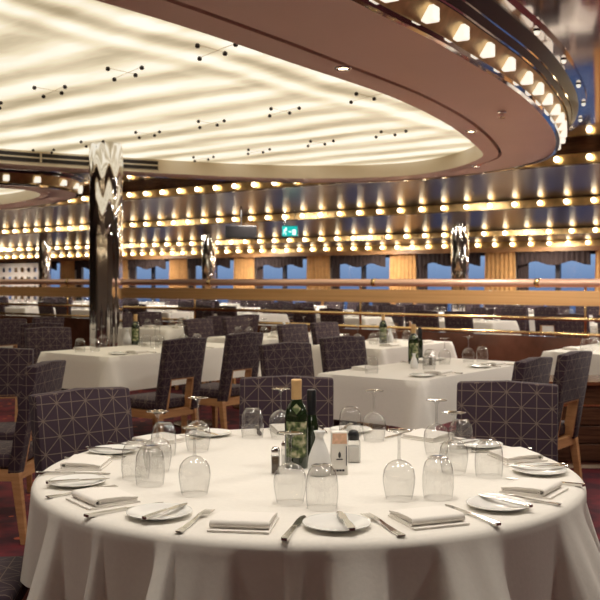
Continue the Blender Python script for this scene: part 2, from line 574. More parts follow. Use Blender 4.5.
def oval(outl, innl, cb, name, label, cube_label, cube_group, vis, step):
    no = normals(outl); ni = normals(innl)
    groove0 = [i+(o-i)*.24 for o, i in zip(outl, innl)]
    groove1 = [i+(o-i)*.285 for o, i in zip(outl, innl)]
    t = thing(name, label, 'ceiling light', (0, 0, 0))
    zb, zp, zc = Z(cb), Z(cb+.19), Z(1.85)
    hgt = zc-zb
    fl = lambda k: (lambda n: k*(1 if n.dot(Vector((.3, -1)).normalized()) > -.25 else .25))
    # glowing panel
    mb = MB(); mb.bm.faces.new([mb.bm.verts.new((p.x, p.y, zp)) for p in off(innl, ni, .02)])
    mb.build('glowing_panel', M['panel'], t, fix=False)
    ring_mesh([(off(innl, ni, .0), zp+.03), (innl, zb)]).build('inner_wall', M['trimcream'], t)
    vi = [k for k in range(len(innl)) if innl[k].y > 9.5 and -60 < 300+F*innl[k].x/innl[k].y < 160] if len(innl) > 220 else []
    if vi:
        iv = off(innl, ni, -.012)
        mbv = MB(); mbv.grid([[(iv[k].x, iv[k].y, zb+z) for k in vi] for z in (.045, .165)]); mbv.build('vent_slot', M['darkgap'], t)
        iw = off(innl, ni, -.02)
        mbv = MB(); mbv.grid([[(iw[k].x, iw[k].y, zb+z) for k in vi] for z in (.095, .112)]); mbv.build('vent_bar', M['trimcream'], t)
        for k in vi[::14]:
            q = iw[k]; MB().tube((q.x, q.y, zb+.045), (q.x, q.y, zb+.165), .012, 6).build('vent_divider', M['trimcream'], t)
    ring_mesh([(innl, zb), (groove0, zb), (groove0, zb+.05)]).build('inner_soffit', M['soffit'], t)
    ring_mesh([(groove0, zb+.05), (groove1, zb+.05)]).build('shadow_gap', M['darkgap'], t)
    ring_mesh([(groove1, zb+.05), (groove1, zb), (outl, zb)]).build('outer_soffit', M['soffit'], t)
    ring_mesh([(off(outl, no, -.01), zb-.015), (off(outl, no, .03), zb-.015), (off(outl, no, .03), zb+.02), (outl, zb+.02)]).build('edge_trim', M['chrome'], t)
    f1 = off(outl, no, fl(.10)); f2 = off(outl, no, fl(.22))
    ring_mesh([(outl, zb+.02), (f1, zb+hgt*.5)]).build('gold_fascia', M['goldface'], t)
    ring_mesh([(f1, zb+hgt*.5), (f2, zc-.03)]).build('black_fascia', M['blackgloss'], t)
    for k, (q0, q1) in enumerate(((.5, .53), (.66, .685), (.80, .825))):
        mbr = MB(); lo = off(outl, no, fl(.10+.24*(q0-.5)+.012)); hi = off(outl, no, fl(.10+.24*(q1-.5)+.012))
        mbr.grid([[(p.x, p.y, zb+hgt*q0) for p in lo], [(p.x, p.y, zb+hgt*q1) for p in hi]], closed=True)
        mbr.build('chrome_strip', M['chrome'], t)
    ring_mesh([(f2, zc-.03), (off(outl, no, fl(.30)), zc-.03), (off(outl, no, fl(.30)), zc)]).build('top_rim', M['mirror'], t)
    # lamps on the fascia
    acc = 0; m = len(outl); cnt = 0
    for i in range(m):
        acc += (outl[(i+1) % m]-outl[i]).length
        if acc >= step:
            acc -= step
            p = outl[i]; n = no[i]
            d = p.y
            u = 300+F*p.x/d; y = 280-F*(cb+.1)/d
            if n.dot(Vector((p.x, p.y)).normalized()) > .35 or not vis(u, y): continue
            rz = math.atan2(n.y, n.x)+PI/2
            q = p+n*(.05+.055)
            dup(CUBE, (q.x, q.y, zb+hgt*.27), rz, cube_label, cube_group)
            q = p+n*.27; cnt += 1
            if cnt % 2: dup(STUD, (q.x, q.y, zc-.045), 0, cube_label.replace('cube lamp', 'stud lamp').replace('gold', 'top rim of the'), cube_group.replace('cube', 'stud'))
    return t


outl = smooth_loop(OUT); innl = smooth_loop(INN)
oval(outl, innl, 1.5, 'oval_ceiling_light', 'huge oval glowing cream ceiling feature with wide bronze soffit',
     'clear cube lamp on the gold fascia of the large ceiling oval', 'cube lamps around the large oval', lambda u, y: -20 < u < 610 and y > -15, .5)
o2, i2 = [], []
for k in range(200):
    th = 2*PI*k/200
    ca, sb = math.cos(th), math.sin(th)
    o2.append(Vector(W(-17.5+5*ca, 9.3+2.4*sb))); i2.append(Vector(W(-17.5+4.3*ca, 9.3+1.75*sb)))
oval(o2, i2, 1.5, 'oval_ceiling_light', 'second smaller oval glowing ceiling feature at the far left behind the chrome column',
     'clear cube lamp on the gold fascia of the far left oval', 'cube lamps around the far left oval', lambda u, y: u > -30 and y > -10, .45)

# spot clusters set into the glowing panel
SPOT = thing('ceiling_spot_cluster', None, 'spotlight')
for (x, y) in ((-.24, .13), (.02, .13), (.26, -.02), (.02, -.16)):
    MB().lathe([(.010, 0), (.017, -.008), (.019, -.022), (.012, -.032), (0, -.032)], 12, (x, y, 0)).build('spot_lamp', M['darkgap'], SPOT, smooth=True)
MB().tube((-.24, .13, -.008), (.26, -.02, -.008), .0022, 6).tube((.02, .13, -.008), (.02, -.16, -.008), .0022, 6).build('cable', M['trimcream'], SPOT)
proto(SPOT)
for (x, y, n) in ((-.65, 6.82, 4), (.59, 8.55, 6), (1.0, 10.7, 6)):
    for k in range(n):
        dup(SPOT, (x-.79*k, y+.73*k, Z(1.69)), ROOM, 'cluster of four small dark spot lamps on the glowing ceiling panel', 'spot clusters on the glowing panel')
# recessed downlights and sprinkler on the soffit
for (u, y) in ((343, 68), (471, 131), (476, 166)):
    d = F*1.5/(280-y); x = (u-300)*d/F
    t = thing('downlight', {343: 'round chrome downlight in the inner bronze rim, upper middle of the photo', 471: 'round chrome downlight in the inner bronze rim at its right end', 476: 'small chrome downlight at the far right tip of the inner bronze rim'}[u], 'downlight', (x, d, Z(1.5)))
    MB().lathe([(.035, -.001), (.05, -.012), (.062, -.004), (.062, .004)], 20, cap=False).build('bezel', M['chrome'], t, smooth=True)
    MB().lathe([(0, -.004), (.036, -.004), (.036, .0)], 20).build('bulb', M['lamp'], t)
d = F*1.5/(280-111); x = (502-300)*d/F
t = thing('sprinkler', 'small chrome sprinkler head under the right part of the bronze soffit', 'sprinkler', (x, d, Z(1.5)))
MB().lathe([(.04, .004), (.04, -.012), (.012, -.016), (.012, -.05)], 16).build('body', M['chrome'], t)
MB().lathe([(.03, -.06), (.032, -.056), (0, -.05)], 16).build('deflector', M['brass'], t)

# ---------------------------------------------------------------- lamp rows on the ceiling steps
GLOBE = thing('globe_lamp', None, 'ceiling lamp')
MB().lathe([(0, -.04), (.02, -.0345), (.0345, -.02), (.04, 0), (.0345, .02), (.02, .0345), (.014, .045)], 14).build('globe', M['lamp'], GLOBE, smooth=True)
MB().lathe([(.03, .04), (.034, .05), (.034, .06)], 12).build('socket', M['brass'], GLOBE)
proto(GLOBE)
for (b, c, a0, a1, st, lab, grp) in (
        (-7.9, 1.30, -12, 7, .5, 'added unseen globe lamp in the upper row on the wall behind the camera', 'added upper lamp row behind the camera'),  # two unseen rows added so the chrome columns have lamps to reflect
        (-7.9, .85, -12, 7, .5, 'added unseen globe lamp in the lower row on the wall behind the camera', 'added lower lamp row behind the camera'),
        (12.355, 1.665, -18.5, -.5, .46, 'small globe lamp in the lamp row just beyond the large oval', 'lamp row beyond the oval'),
        (14.855, 1.295, -22.6, -1, .46, 'bright globe lamp in the row along the first gold ceiling step', 'lamp row on the first ceiling step'),
        (16.855, .918, -25.2, -2, .45, 'globe lamp in the row along the second gold ceiling step', 'lamp row on the second ceiling step'),
        (18.835, .775, -28.2, -7.0, .42, 'globe lamp in the lowest lamp row above the window cornice', 'lamp row above the windows')):
    a = a0
    while a < a1:
        x, y = W(a, b); u = 300+F*x/y
        if b < 0 or -15 < u < 780:
            dup(GLOBE, (x, y, Z(c)), 0, lab, grp, rot=(-PI/2 if b > 0 else PI/2, 0, ROOM))
        a += st

# ---------------------------------------------------------------- columns


def column(x, y, r, h, label, name='chrome_column'):
    t = thing(name, label, 'column', (x, y, 0))
    mb = MB(); rows = []
    for z in [k*h/80 for k in range(81)]:
        row = []
        for i in range(96):
            th = 2*PI*i/96
            lob = abs(math.sin(4*th))
            rr = r*(.94+.06*lob)
            if z > h*.58:
                q = min(1, (z-h*.58)/(h*.04)); rr *= 1+.03*q*(.5+.5*math.cos(8*th))+.028*q*math.sin(2*PI*z/.52+1.3*math.cos(8*th))
            row.append((rr*math.cos(th), rr*math.sin(th), z))
        rows.append(row)
    mb.grid(rows, closed=True)
    mb.build('shaft', M['chrome'], t, smooth=True)
    MB().lathe([(r*1.15, 0), (r*1.15, .12), (r*1.02, .14)], 40).build('base', M['brass'], t)
    return t


column((106-300)*11.6/F, 11.6, .205, Z(1.845), 'tall fluted chrome column left of centre, reflecting the lamps')
for u, d, lab in ((45, 26, 'slim far chrome column near the left edge of the photo'), (209, 22.3, 'slim far chrome column just right of the tall column'), (460, 18.2, 'slim far chrome column before the windows right of centre')):
    x = (u-300)*d/F
    b = x*B_[0]+d*B_[1]
    h = Z(1.85) if b < 12.5 else Z(1.5) if b < 15 else Z(1.1) if b < 17 else Z(.84)
    column(x, d, .17, h-.005, lab)

# ---------------------------------------------------------------- rail partition
t = thing('partition_rail', 'low brown partition topped by brass rails, wide honey wood band and copper tube', 'railing', (0, 0, 0))
PB = 10.4; PA0, PA1 = -20, -1.5
slab(PA0, PA1, PB-.04, PB+.04, 0, .70).build('base_panel', M['browngloss'], t)
slab(PA0, PA1, PB-.035, PB+.035, 1.065, 1.235).build('wood_band', M['railwood'], t)
for z, r in ((.735, .022), (.91, .022)):
    MB().tube((*W(PA0, PB), z), (*W(PA1, PB), z), r).build('brass_rail', M['brass'], t, smooth=True)
MB().tube((*W(PA0, PB), 1.325), (*W(PA1, PB), 1.325), .05, 14).build('copper_tube', M['copper'], t, smooth=True)
a = PA0+.5
while a < PA1:
    MB().tube((*W(a, PB), .70), (*W(a, PB), 1.29), .016, 8).build('post', M['brass'], t, smooth=True)
    a += 3.1
for a in (-17.2, -13.3, -9.9, -6.9, -4.6):
    p = W(a, PB); q = W(a+.06, PB)
    MB().tube((*p, 1.325), (*q, 1.325), .056, 14).build('tube_joint', M['brass'], t, smooth=True)

# lattice screen at far left
lx = thing('lattice_screen', 'pale lattice screen with square holes at the far left by the windows', 'screen', (*W(-25.5, 17.9), 0), ROOM)
mb = MB()
for i in range(8): mb.box(-1.2+i*.33, -1.2+i*.33+.15, -.02, .02, .3, 1.9)
for i in range(6): mb.box(-1.2, 1.26, -.019, .019, .3+i*.29, .3+i*.29+.15)
mb.build('lattice', simple('pale_lattice', (.75, .66, .58), .6), lx)
for s in (-1.28, 1.26): MB().box(s, s+.08, -.04, .04, 0, 1.95).build('post', M['oak'], lx)

# hanging exit sign and dark monitor under the first ceiling step
x, y = (290-300)*18.3/F, 18.3
t = thing('exit_sign', 'teal lit sign with white running figure hanging from the ceiling step', 'sign', (x, y, 0), -.1)
MB().box(-.16, .16, -.03, .03, Z(.85), Z(1.06), .006).build('case', M['frame'], t)
MB().box(-.15, .15, -.036, -.03, Z(.86), Z(1.05)).build('face', M['teal'], t)
mb = MB(); zz = Z(.955)
mb.lathe([(0, -.018), (.018, 0), (0, .018)], 8, (-.075, -.038, zz+.055))
for p, q in (((-.085, .035), (-.105, -.02)), ((-.105, -.02), (-.07, -.045)), ((-.07, -.045), (-.085, -.08)), ((-.105, -.02), (-.135, -.05)), ((-.085, .03), (-.05, .01)), ((-.085, .03), (-.125, .02))):
    mb.tube((p[0], -.038, zz+p[1]), (q[0], -.038, zz+q[1]), .008, 6)
mb.lathe([(0, -.02), (.008, 0), (.008, .02)], 8, (-.08, -.038, zz+.045))
mb.build('running_figure', M['signwhite'], t)
MB().box(.05, .12, -.040, -.036, zz-.075, zz+.03).build('door_mark', M['signwhite'], t)
MB().box(-.02, .03, -.040, -.036, zz-.02, zz).build('arrow_mark', M['signwhite'], t)
for s in (-.1, .1): MB().tube((s, 0, Z(1.06)), (s, 0, Z(1.5)), .006, 6).build('hanger', M['chrome'], t)
x, y = (241-300)*18.6/F, 18.6
t = thing('monitor', 'black flat screen hanging from the ceiling step left of the teal sign', 'screen', (x, y, 0), .05)
MB().box(-.31, .31, -.03, .03, Z(.83), Z(1.08), .01).build('case', M['black'], t)
MB().box(-.29, .29, -.034, -.03, Z(.85), Z(1.06)).build('display', M['blackgloss'], t)
MB().tube((0, 0, Z(1.08)), (0, 0, Z(1.5)), .015, 8).build('hanger', M['black'], t)

# ---------------------------------------------------------------- chair
CW = .42
LEAN = .10


def make_chair():
    t = thing('dining_chair', None, 'chair')
    h = CW/2
    ymid = lambda z: .175+LEAN*max(0, (z-.42))/.5
    U = [(-h, .36), (-h+.075, .36), (-h+.078, .63), (h-.078, .63), (h-.075, .36), (h, .36), (h+.002, .915), (0, .925), (-h-.002, .915)]
    mb = MB()
    mb.prism(U, lambda p: (p[0], ymid(p[1])-.03, p[1]), lambda p: (p[0], ymid(p[1])+.035, p[1]), .010)
    auto_smooth(mb.build('backrest', M['fabric'], t, uv=True), 40)
    # oak lining of the opening in the back
    iw = h-.078
    mb = MB()
    for s in (-1, 1):
        x0, x1 = sorted((s*iw, s*(iw-.02)))
        mb.hexa([(x0, ymid(.36)-.028, .38), (x1, ymid(.36)-.028, .38), (x1, ymid(.36)+.033, .38), (x0, ymid(.36)+.033, .38),
                 (x0, ymid(.63)-.028, .63), (x1, ymid(.63)-.028, .63), (x1, ymid(.63)+.033, .63), (x0, ymid(.63)+.033, .63)])
    z0, z1 = .61, .63
    mb.box(-iw+.02, iw-.02, ymid(.62)-.028, ymid(.62)+.033, z0, z1)
    mb.build('back_lining', M['oak'], t)
    mb = MB().box(-h+.004, h-.004, -.255, .165, .385, .465, .022)
    auto_smooth(mb.build('seat', M['fabric'], t, uv=True), 50)
    mb = MB()
    mb.box(-h+.04, h-.04, -.245, -.215, .325, .384)
    mb.box(-h+.04, h-.04, .165, .20, .325, .384)
    for s in (-1, 1):
        x0, x1 = sorted((s*(h-.002), s*(h-.036)))
        mb.box(x0, x1, -.215, .17, .325, .384)
    mb.build('seat_frame', M['oak'], t)
    for s in (-1, 1):
        for (yc, yb) in ((-.235, -.235), (.185, .235)):
            xo, xi = s*h, s*(h-.042)
            x0, x1 = sorted((xo, xi)); xa, xb = sorted((s*h, s*(h-.03)))
            MB().hexa([(xa, yb-.015, 0), (xb, yb-.015, 0), (xb, yb+.018, 0), (xa, yb+.018, 0),
                       (x0, yc-.022, .375 if yc < 0 else .37), (x1, yc-.022, .375 if yc < 0 else .37), (x1, yc+.026, .375 if yc < 0 else .37), (x0, yc+.026, .375 if yc < 0 else .37)], .003).build('leg', M['oak'], t)
    return t


CHAIR = proto(make_chair())


def chair(bx, by, fx, fy, label, group=None):  # bx,by: point under the middle of the backrest top, f: facing
    l = math.hypot(fx, fy); fx /= l; fy /= l
    rz = math.atan2(fx, -fy)
    return dup(CHAIR, (bx+fx*.27, by+fy*.27, 0), rz, label, group)


RG = 'chairs at the round table'
chair(-.875, 3.74, .68, -.73, 'purple patterned chair behind the left side of the round table', RG)
chair(-.06, 4.24, -.02, -1, 'purple patterned chair behind the wine bottle on the round table', RG)
chair(.89, 4.02, -.29, -.96, 'purple patterned chair behind the right side of the round table', RG)
chair(-1.36, 2.80, .99, .1, 'purple patterned chair at the lower left corner, only its seat showing', RG)
chair(-1.36, 5.0, -1, .12, 'dark patterned chair turned sideways with oak frame at the left edge, facing left')
chair(-1.93, 6.0, .15, -1, 'purple chair at the left edge facing the camera, behind the sideways chair')
chair(-.87, 7.05, -.80, .60, 'nearer of two dark open-backed chairs before the left white table, backs to the camera', 'chairs backing onto the left table')
chair(-.46, 7.75, -.80, .60, 'farther of two dark open-backed chairs before the left white table, backs to the camera', 'chairs backing onto the left table')
chair(-.10, 6.5, .62, -.78, 'purple chair left of the rectangular table, right behind the bottle chair')
chair(.33, 7.25, .62, -.78, 'dark purple chair on the far side of the rectangular table, left of its bottle')
chair(1.31, 5.25, -.80, .58, 'dark chair with its back to the camera right of the rectangular table, nearer of two')
chair(1.68, 5.72, -.79, .61, 'dark chair with oak legs by the sideboard, farther of two right of the rectangular table')
chair(-2.33, 8.65, .55, -.84, 'purple patterned chair at the left end of the left table')
chair(-2.62, 9.5, -.3, .95, 'black chair behind the purple one at the far left')

# ---------------------------------------------------------------- tables and cloths


def make_table_rect(L, Wd, loc, rz, label, group=None):
    t = thing('dining_table', label, 'table', loc, rz, group)
    MB().box(.02, L-.02, .02, Wd-.02, TH-.035, TH-.006, .004).build('tabletop', M['darkwood'], t)
    for s in (.3, L-.3):
        MB().lathe([(.04, .03), (.04, TH-.036)], 16, (s, Wd/2, 0)).build('pedestal', M['chrome'], t, smooth=False)
        MB().lathe([(.22, 0), (.22, .012), (.05, .03)], 24, (s, Wd/2, 0)).build('base', M['darkwood'], t)
    return t


def cloth_rect(L, Wd, drop, seed=0):
    rnd = random.Random(seed)
    # perimeter, with rounded corners and flaring corner folds
    pts = []
    R = .02
    cs = [(R, R, PI), (L-R, R, 1.5*PI), (L-R, Wd-R, 0), (R, Wd-R, .5*PI)]
    loops = []
    seg = []
    for k, (cx, cy, a0) in enumerate(cs):
        for j in range(5):
            th = a0+j/4*PI/2
            seg.append((cx+R*math.cos(th), cy+R*math.sin(th), math.cos(th), math.sin(th), 1.0))
        nx = cs[(k+1) % 4]
        th = a0+PI/2
        p0 = (cx+R*math.cos(th), cy+R*math.sin(th)); p1 = (nx[0]+R*math.cos(th), nx[1]+R*math.sin(th))
        n = max(8, int(math.dist(p0, p1)/.035))
        for j in range(1, n):
            s = j/n; dist = min(s, 1-s)*math.dist(p0, p1)
            fold = max(0, 1-dist/.13)
            seg.append((p0[0]+(p1[0]-p0[0])*s, p0[1]+(p1[1]-p0[1])*s, math.cos(th), math.sin(th), fold*fold))
    ph = [rnd.uniform(0, 6.28) for _ in range(3)]
    rows = []
    m = len(seg)
    for (ins, dz) in ((.012, 0), (.003, -.002)):
        rows.append([(x-nx*ins, y-ny*ins, TH+dz) for x, y, nx, ny, f in seg])
    for k in range(1, 9):
        t = k/8
        row = []
        for i, (x, y, nx, ny, f) in enumerate(seg):
            wv = .5*math.sin(i*.21+ph[0])+.5*math.sin(i*.37+ph[1])
            o = .004+t*(.018+.010*wv)+f*.085*t
            row.append((x+nx*o, y+ny*o, TH-.006-(drop+.05*f)*t))
        rows.append(row)
    mb = MB()
    V = mb.grid(rows, closed=True)
    mb.bm.faces.new(V[0])
    return mb


def dressed_table(c0, L, Wd, rz, label, clabel, drop=.28, seed=0, group=None, cgroup=None):
    make_table_rect(L, Wd, (c0[0], c0[1], 0), rz, label, group)
    o = cloth_rect(L, Wd, drop, seed).build('tablecloth', M['cloth'], smooth=True)
    auto_smooth(o, 60)
    o.location = (c0[0], c0[1], 0); o.rotation_euler = (0, 0, rz)
    tag(o, clabel, 'tablecloth', cgroup)
    return o


RB = math.atan2(B_[1], B_[0])
# rectangular table right of centre; local x runs along its long side away from the camera
TR0 = P(420, 381); dressed_table(TR0, 1.6, .78, RB, 'rectangular dining table right of centre under a white cloth', 'white cloth on the rectangular table right of centre, its corner towards the camera', seed=1)
TL0 = P(108, 357); dressed_table(TL0, 1.75, .88, RB, 'rectangular dining table left of centre under a white cloth', 'white cloth on the rectangular table left of centre, beneath the chrome column', seed=2)


def loc_on(c0, rz, lx, ly):
    return (c0[0]+math.cos(rz)*lx-math.sin(rz)*ly, c0[1]+math.sin(rz)*lx+math.cos(rz)*ly)


# round table
RC = (.026, 3.04); RR = .845
t = thing('round_dining_table', 'round dining table in the foreground under a white cloth', 'table', (*RC, 0))
MB().lathe([(0, TH-.035), (RR-.02, TH-.035), (RR-.015, TH-.03), (RR-.015, TH-.012), (RR-.025, TH-.006), (0, TH-.006)], 96).build('tabletop', M['darkwood'], t)
MB().lathe([(.07, .03), (.06, .3), (.06, TH-.036)], 24).build('pedestal', M['chrome'], t, smooth=True)
MB().lathe([(.36, 0), (.36, .015), (.08, .03)], 48).build('base', M['darkwood'], t)
# lit folds of the drape: photo column of each fold, half width, strength
FOLDS = [(29, 11, .3), (62, 6, .6), (104, 4, .45), (170, 9, 1), (207, 30, .55), (296, 8, .3), (356, 27, .9), (464, 30, 1), (563, 12, .85), (578, 3, 0), (592, 6, .4)]


def u_of(th):
    x = RC[0]+RR*math.cos(th); y = RC[1]+RR*math.sin(th); return 300+F*x/y


def fold(th):
    th = (th+PI) % (2*PI)-PI
    if -PI*.97 < th < -.03*PI:
        u = u_of(th); f = 0
        for c, hw, s in FOLDS:
            edge = max(3.0, hw*.45)
            q = max(0, min(1, (hw+edge/2-abs(u-c))/edge)); q = q*q*(3-2*q)
            f = max(f, s*q)
        return f
    return .2+.2*math.sin(9*th)


DROP = .258
NS = 720
rows = []
for rr, dz in ((0, 0),) and ((.45, 0), (.78, 0), (.83, -.0005), (.850, -.004), (.862, -.012), (.866, -.022)):
    rows.append([(rr*math.cos(2*PI*i/NS), rr*math.sin(2*PI*i/NS), TH+dz) for i in range(NS)])
fv = [fold(2*PI*i/NS) for i in range(NS)]
for k in range(1, 15):
    t_ = k/14
    row = []
    for i in range(NS):
        th = 2*PI*i/NS; f = fv[i]
        e = t_**1.15
        r = .866+f*.125*e-(1-f)*(.006*t_)+.004*math.sin(23*th+2)*t_
        if f > .05: r += .012*f*math.sin(th*61+math.sin(th*7)*3)*t_*(1 if f > .8 else .4)
        row.append((r*math.cos(th), r*math.sin(th), TH-.022-DROP*t_*(1-.05*f)))
    rows.append(row)
mb = MB(); V = mb.grid(rows, closed=True); mb.bm.faces.new(V[0])
rc = mb.build('tablecloth', M['cloth'], smooth=True); rc.location = (*RC, 0)
tag(rc, 'large white cloth with draped folds on the round foreground table', 'tablecloth')

# ---------------------------------------------------------------- tableware prototypes


def lathe_obj(name, prof, mat, parent, n=32, at=(0, 0, 0), smooth=True, cap=False):
    return MB().lathe(prof, n, at, cap=cap).build(name, mat, parent, smooth=smooth)


WG = thing('wine_glass', None, 'wine glass')
lathe_obj('bowl', [(.036, .001), (.0405, .02), (.0445, .045), (.0455, .062), (.042, .082), (.032, .097), (.018, .106), (.006, .110)], M['glass'], WG)
lathe_obj('stem', [(.006, .110), (.0042, .118), (.0038, .16), (.0048, .176), (.012, .186)], M['glass'], WG, 14)
lathe_obj('foot', [(.012, .186), (.026, .189), (.036, .1905), (.0365, .192), (.030, .1925), (0, .193)], M['glass'], WG)
proto(WG)
TG = thing('tumbler', None, 'glass')
lathe_obj('body', [(.040, .001), (.0435, .03), (.0435, .06), (.041, .085), (.036, .100), (.027, .110), (.012, .114), (0, .114)], M['glass'], TG)
lathe_obj('foot', [(.028, .1105), (.029, .113), (.024, .1155), (0, .1155)], M['glass'], TG)
proto(TG)
PL = thing('bread_plate', None, 'plate')
lathe_obj('dish', [(0, 0), (.045, 0), (.048, .002), (.082, .011), (.085, .0125), (.0845, .0145), (.080, .0135), (.052, .006), (.048, .0045), (0, .0045)], M['china'], PL, 48)
proto(PL)


def make_fork():
    t = thing('fork', None, 'fork')
    MB().strip([(-.105, .006, .002), (-.10, .0105, .001), (-.06, .009, .001), (-.01, .0055, .005), (.02, .004, .009), (.04, .0045, .010)], .0028).build('handle', M['steel'], t)
    mb = MB()
    mb.strip([(.04, .0045, .010), (.05, .011, .008), (.062, .0135, .005)], .0024)
    for k in range(4):
        xx = -.0113+k*.00755
        mb.hexa([(xx-.0021, .061, .005), (xx+.0021, .061, .005), (xx+.0021, .061, .0074), (xx-.0021, .061, .0074),
                 (xx-.0012, .108, .006), (xx+.0012, .108, .006), (xx+.0012, .108, .0078), (xx-.0012, .108, .0078)])
    mb.build('tines', M['steel'], t)
    return t


def make_knife(L, name):
    t = thing(name, None, 'knife')
    h = L/2
    MB().strip([(-h, .007, .0015), (-h+.006, .0095, .0005), (-h+.05, .0085, .0005), (-.005, .0068, .0005), (.004, .0058, .001)], .0065).build('handle', M['steel'], t)
    MB().strip([(.004, .0065, .0025), (.02, .0095, .0022), (h-.04, .0105, .0018), (h-.012, .0075, .0018), (h, .002, .0018)], .0018).build('blade', M['steel'], t)
    return t


FK = proto(make_fork()); KN = proto(make_knife(.235, 'dinner_knife')); BK = proto(make_knife(.185, 'butter_knife'))


def make_napkin():
    mb = MB()
    # folded ribbon profile in the y-z plane, front fold towards the diner (-y)
    def ribbon(path, th, x0, x1):
        L, R = [], []
        for i, p in enumerate(path):
            a = path[max(0, i-1)]; b = path[min(len(path)-1, i+1)]
            d = Vector((b[0]-a[0], b[1]-a[1])).normalized(); n = Vector((-d.y, d.x))
            L.append((p[0]+n.x*th/2, p[1]+n.y*th/2)); R.append((p[0]-n.x*th/2, p[1]-n.y*th/2))
        poly = L+R[::-1]
        n = len(poly)
        a = [mb.bm.verts.new((x0, *q)) for q in poly]; b = [mb.bm.verts.new((x1, *q)) for q in poly]
        for i in range(n):
            j = (i+1) % n
            mb.bm.faces.new((a[i], a[j], b[j], b[i]))
        m = len(path)
        for i in range(m-1):
            for V in (a, b):
                mb.bm.faces.new((V[i], V[i+1], V[n-2-i], V[n-1-i]))
    def arc(cy, cz, r, a0, a1, n=8):
        return [(cy+r*math.cos(a0+(a1-a0)*k/n), cz+r*math.sin(a0+(a1-a0)*k/n)) for k in range(n+1)]
    ribbon([(.085, .0035), (.0, .0035), (-.07, .0035), (-.082, .004)], .006, -.085, .085)
    ribbon([(.078, .010), (0, .010)]+arc(-.052, .0195, .0095, -PI/2, -1.5*PI)+[(-.02, .029), (.03, .026), (.08, .018)], .006, -.083, .081)
    ribbon([(.07, .0145), (0, .017), (-.035, .0185)]+arc(-.042, .0195, .004, -PI/2+.6, -1.4*PI, 5)[1:]+[(-.02, .0232), (.07, .0185)], .004, -.080, .078)
    for v in mb.bm.verts: v.co.x *= .9; v.co.y *= .9; v.co.z *= .78
    o = mb.build('napkin', M['napkin'], smooth=True)
    auto_smooth(o, 50)
    tag(o, None, 'napkin')
    return o


NK = proto(make_napkin())

SEATS = [(-103, 'at the front of the round table left of centre'),
         (-66, 'at the front of the round table right of centre'),
         (-27.6, 'at the right front of the round table'),
         (12.5, 'at the right side of the round table'),
         (50, 'at the back right of the round table'),
         (95, 'behind the bottle on the round table'),
         (140, 'at the back left of the round table'),
         (178, 'at the left side of the round table'),
         (-141, 'at the left front of the round table')]
TALL = {-103: P(290, 503), -66: P(399, 499), -27.6: (RC[0]+.46, RC[1]-.085), 12.5: (RC[0]+.45, RC[1]+.22), 50: (RC[0]+.254, RC[1]+.5), 95: (RC[0]-.1, RC[1]+.56), 140: (RC[0]-.39, RC[1]+.29), 178: (RC[0]-.48, RC[1]-.06), -141: (-.30, 2.66)}
TUMB = {-103: P(322, 508), -66: P(438, 498), -27.6: (RC[0]+.56, RC[1]-.14), 12.5: (RC[0]+.545, RC[1]+.275), 50: (RC[0]+.17, RC[1]+.60), 95: (RC[0]-.21, RC[1]+.575), 140: (RC[0]-.50, RC[1]+.21), 178: (RC[0]-.53, RC[1]-.17), -141: P(150, 485)}
for i, (ph, where) in enumerate(SEATS):
    rnd = random.Random(i*13+5)
    f = math.radians(ph)

    def at(da, r):
        a = math.radians(ph+da)
        return (RC[0]+r*math.cos(a), RC[1]+r*math.sin(a), TH)
    rz = f+PI/2+0                              # local -y points outwards
    g = 'settings on the round table'
    dup(NK, at(0, .735), rz+rnd.uniform(-.12, .22), 'folded white napkin '+where, 'napkins on the round table')
    dup(FK, at(-10, .745), rz-.05, 'steel fork '+where, 'forks on the round table')
    dup(KN, at(10, .745), rz+.02, 'steel dinner knife '+where, 'dinner knives on the round table')
    p = at(-19, .735)
    dup(PL, p, 0, 'white bread plate '+where, 'bread plates on the round table')
    a = math.radians(ph-19+rnd.uniform(-8, 8))
    off_ = .022
    dup(BK, (p[0]-math.sin(a)*off_, p[1]+math.cos(a)*off_, TH+.0135), a+PI/2, 'butter knife on bread plate '+where, 'butter knives on the round table')
    dup(WG, (*TALL[ph], TH), 0, 'upturned wine glass '+where, 'wine glasses on the round table')
    dup(TG, (*TUMB[ph], TH), 0, 'upturned stemless tumbler '+where, 'tumblers on the round table')


def wine_bottle(loc, label):
    t = thing('wine_bottle', label, 'bottle', loc)
    lathe_obj('body', [(0, .004), (.025, 0), (.037, .003), (.0385, .012), (.0385, .165), (.036, .185), (.028, .203), (.018, .218), (.0155, .23), (.0155, .27), (0, .27)], M['bottle'], t, 40)
    lathe_obj('foil', [(.0165, .222), (.0170, .226), (.0168, .27), (.0175, .272), (.0175, .284), (.016, .288), (0, .288)], M['foil'], t, 32)
    # front label, wrapped on the near side
    for nm, z0, z1, a0, a1, rr in (('front_label', .04, .155, -2.55, -.6, .0392), ):
        mb = MB(); rows = []
        for z in (z0, z1): rows.append([(rr*math.cos(a0+(a1-a0)*k/16), rr*math.sin(a0+(a1-a0)*k/16), z) for k in range(17)])
        mb.grid(rows); mb.build(nm, M['label'], t, smooth=True)
    mb = MB()
    pts = [(-PI/2-.45, .197), (-PI/2, .180), (-PI/2+.45, .197), (-PI/2, .213)]
    rads = [.0335, .0375, .0335, .0245]
    mb.bm.faces.new([mb.bm.verts.new((r*math.cos(a), r*math.sin(a)-.002, z)) for (a, z), r in zip(pts, rads)])
    mb.build('shoulder_label', M['label'], t)
    return t


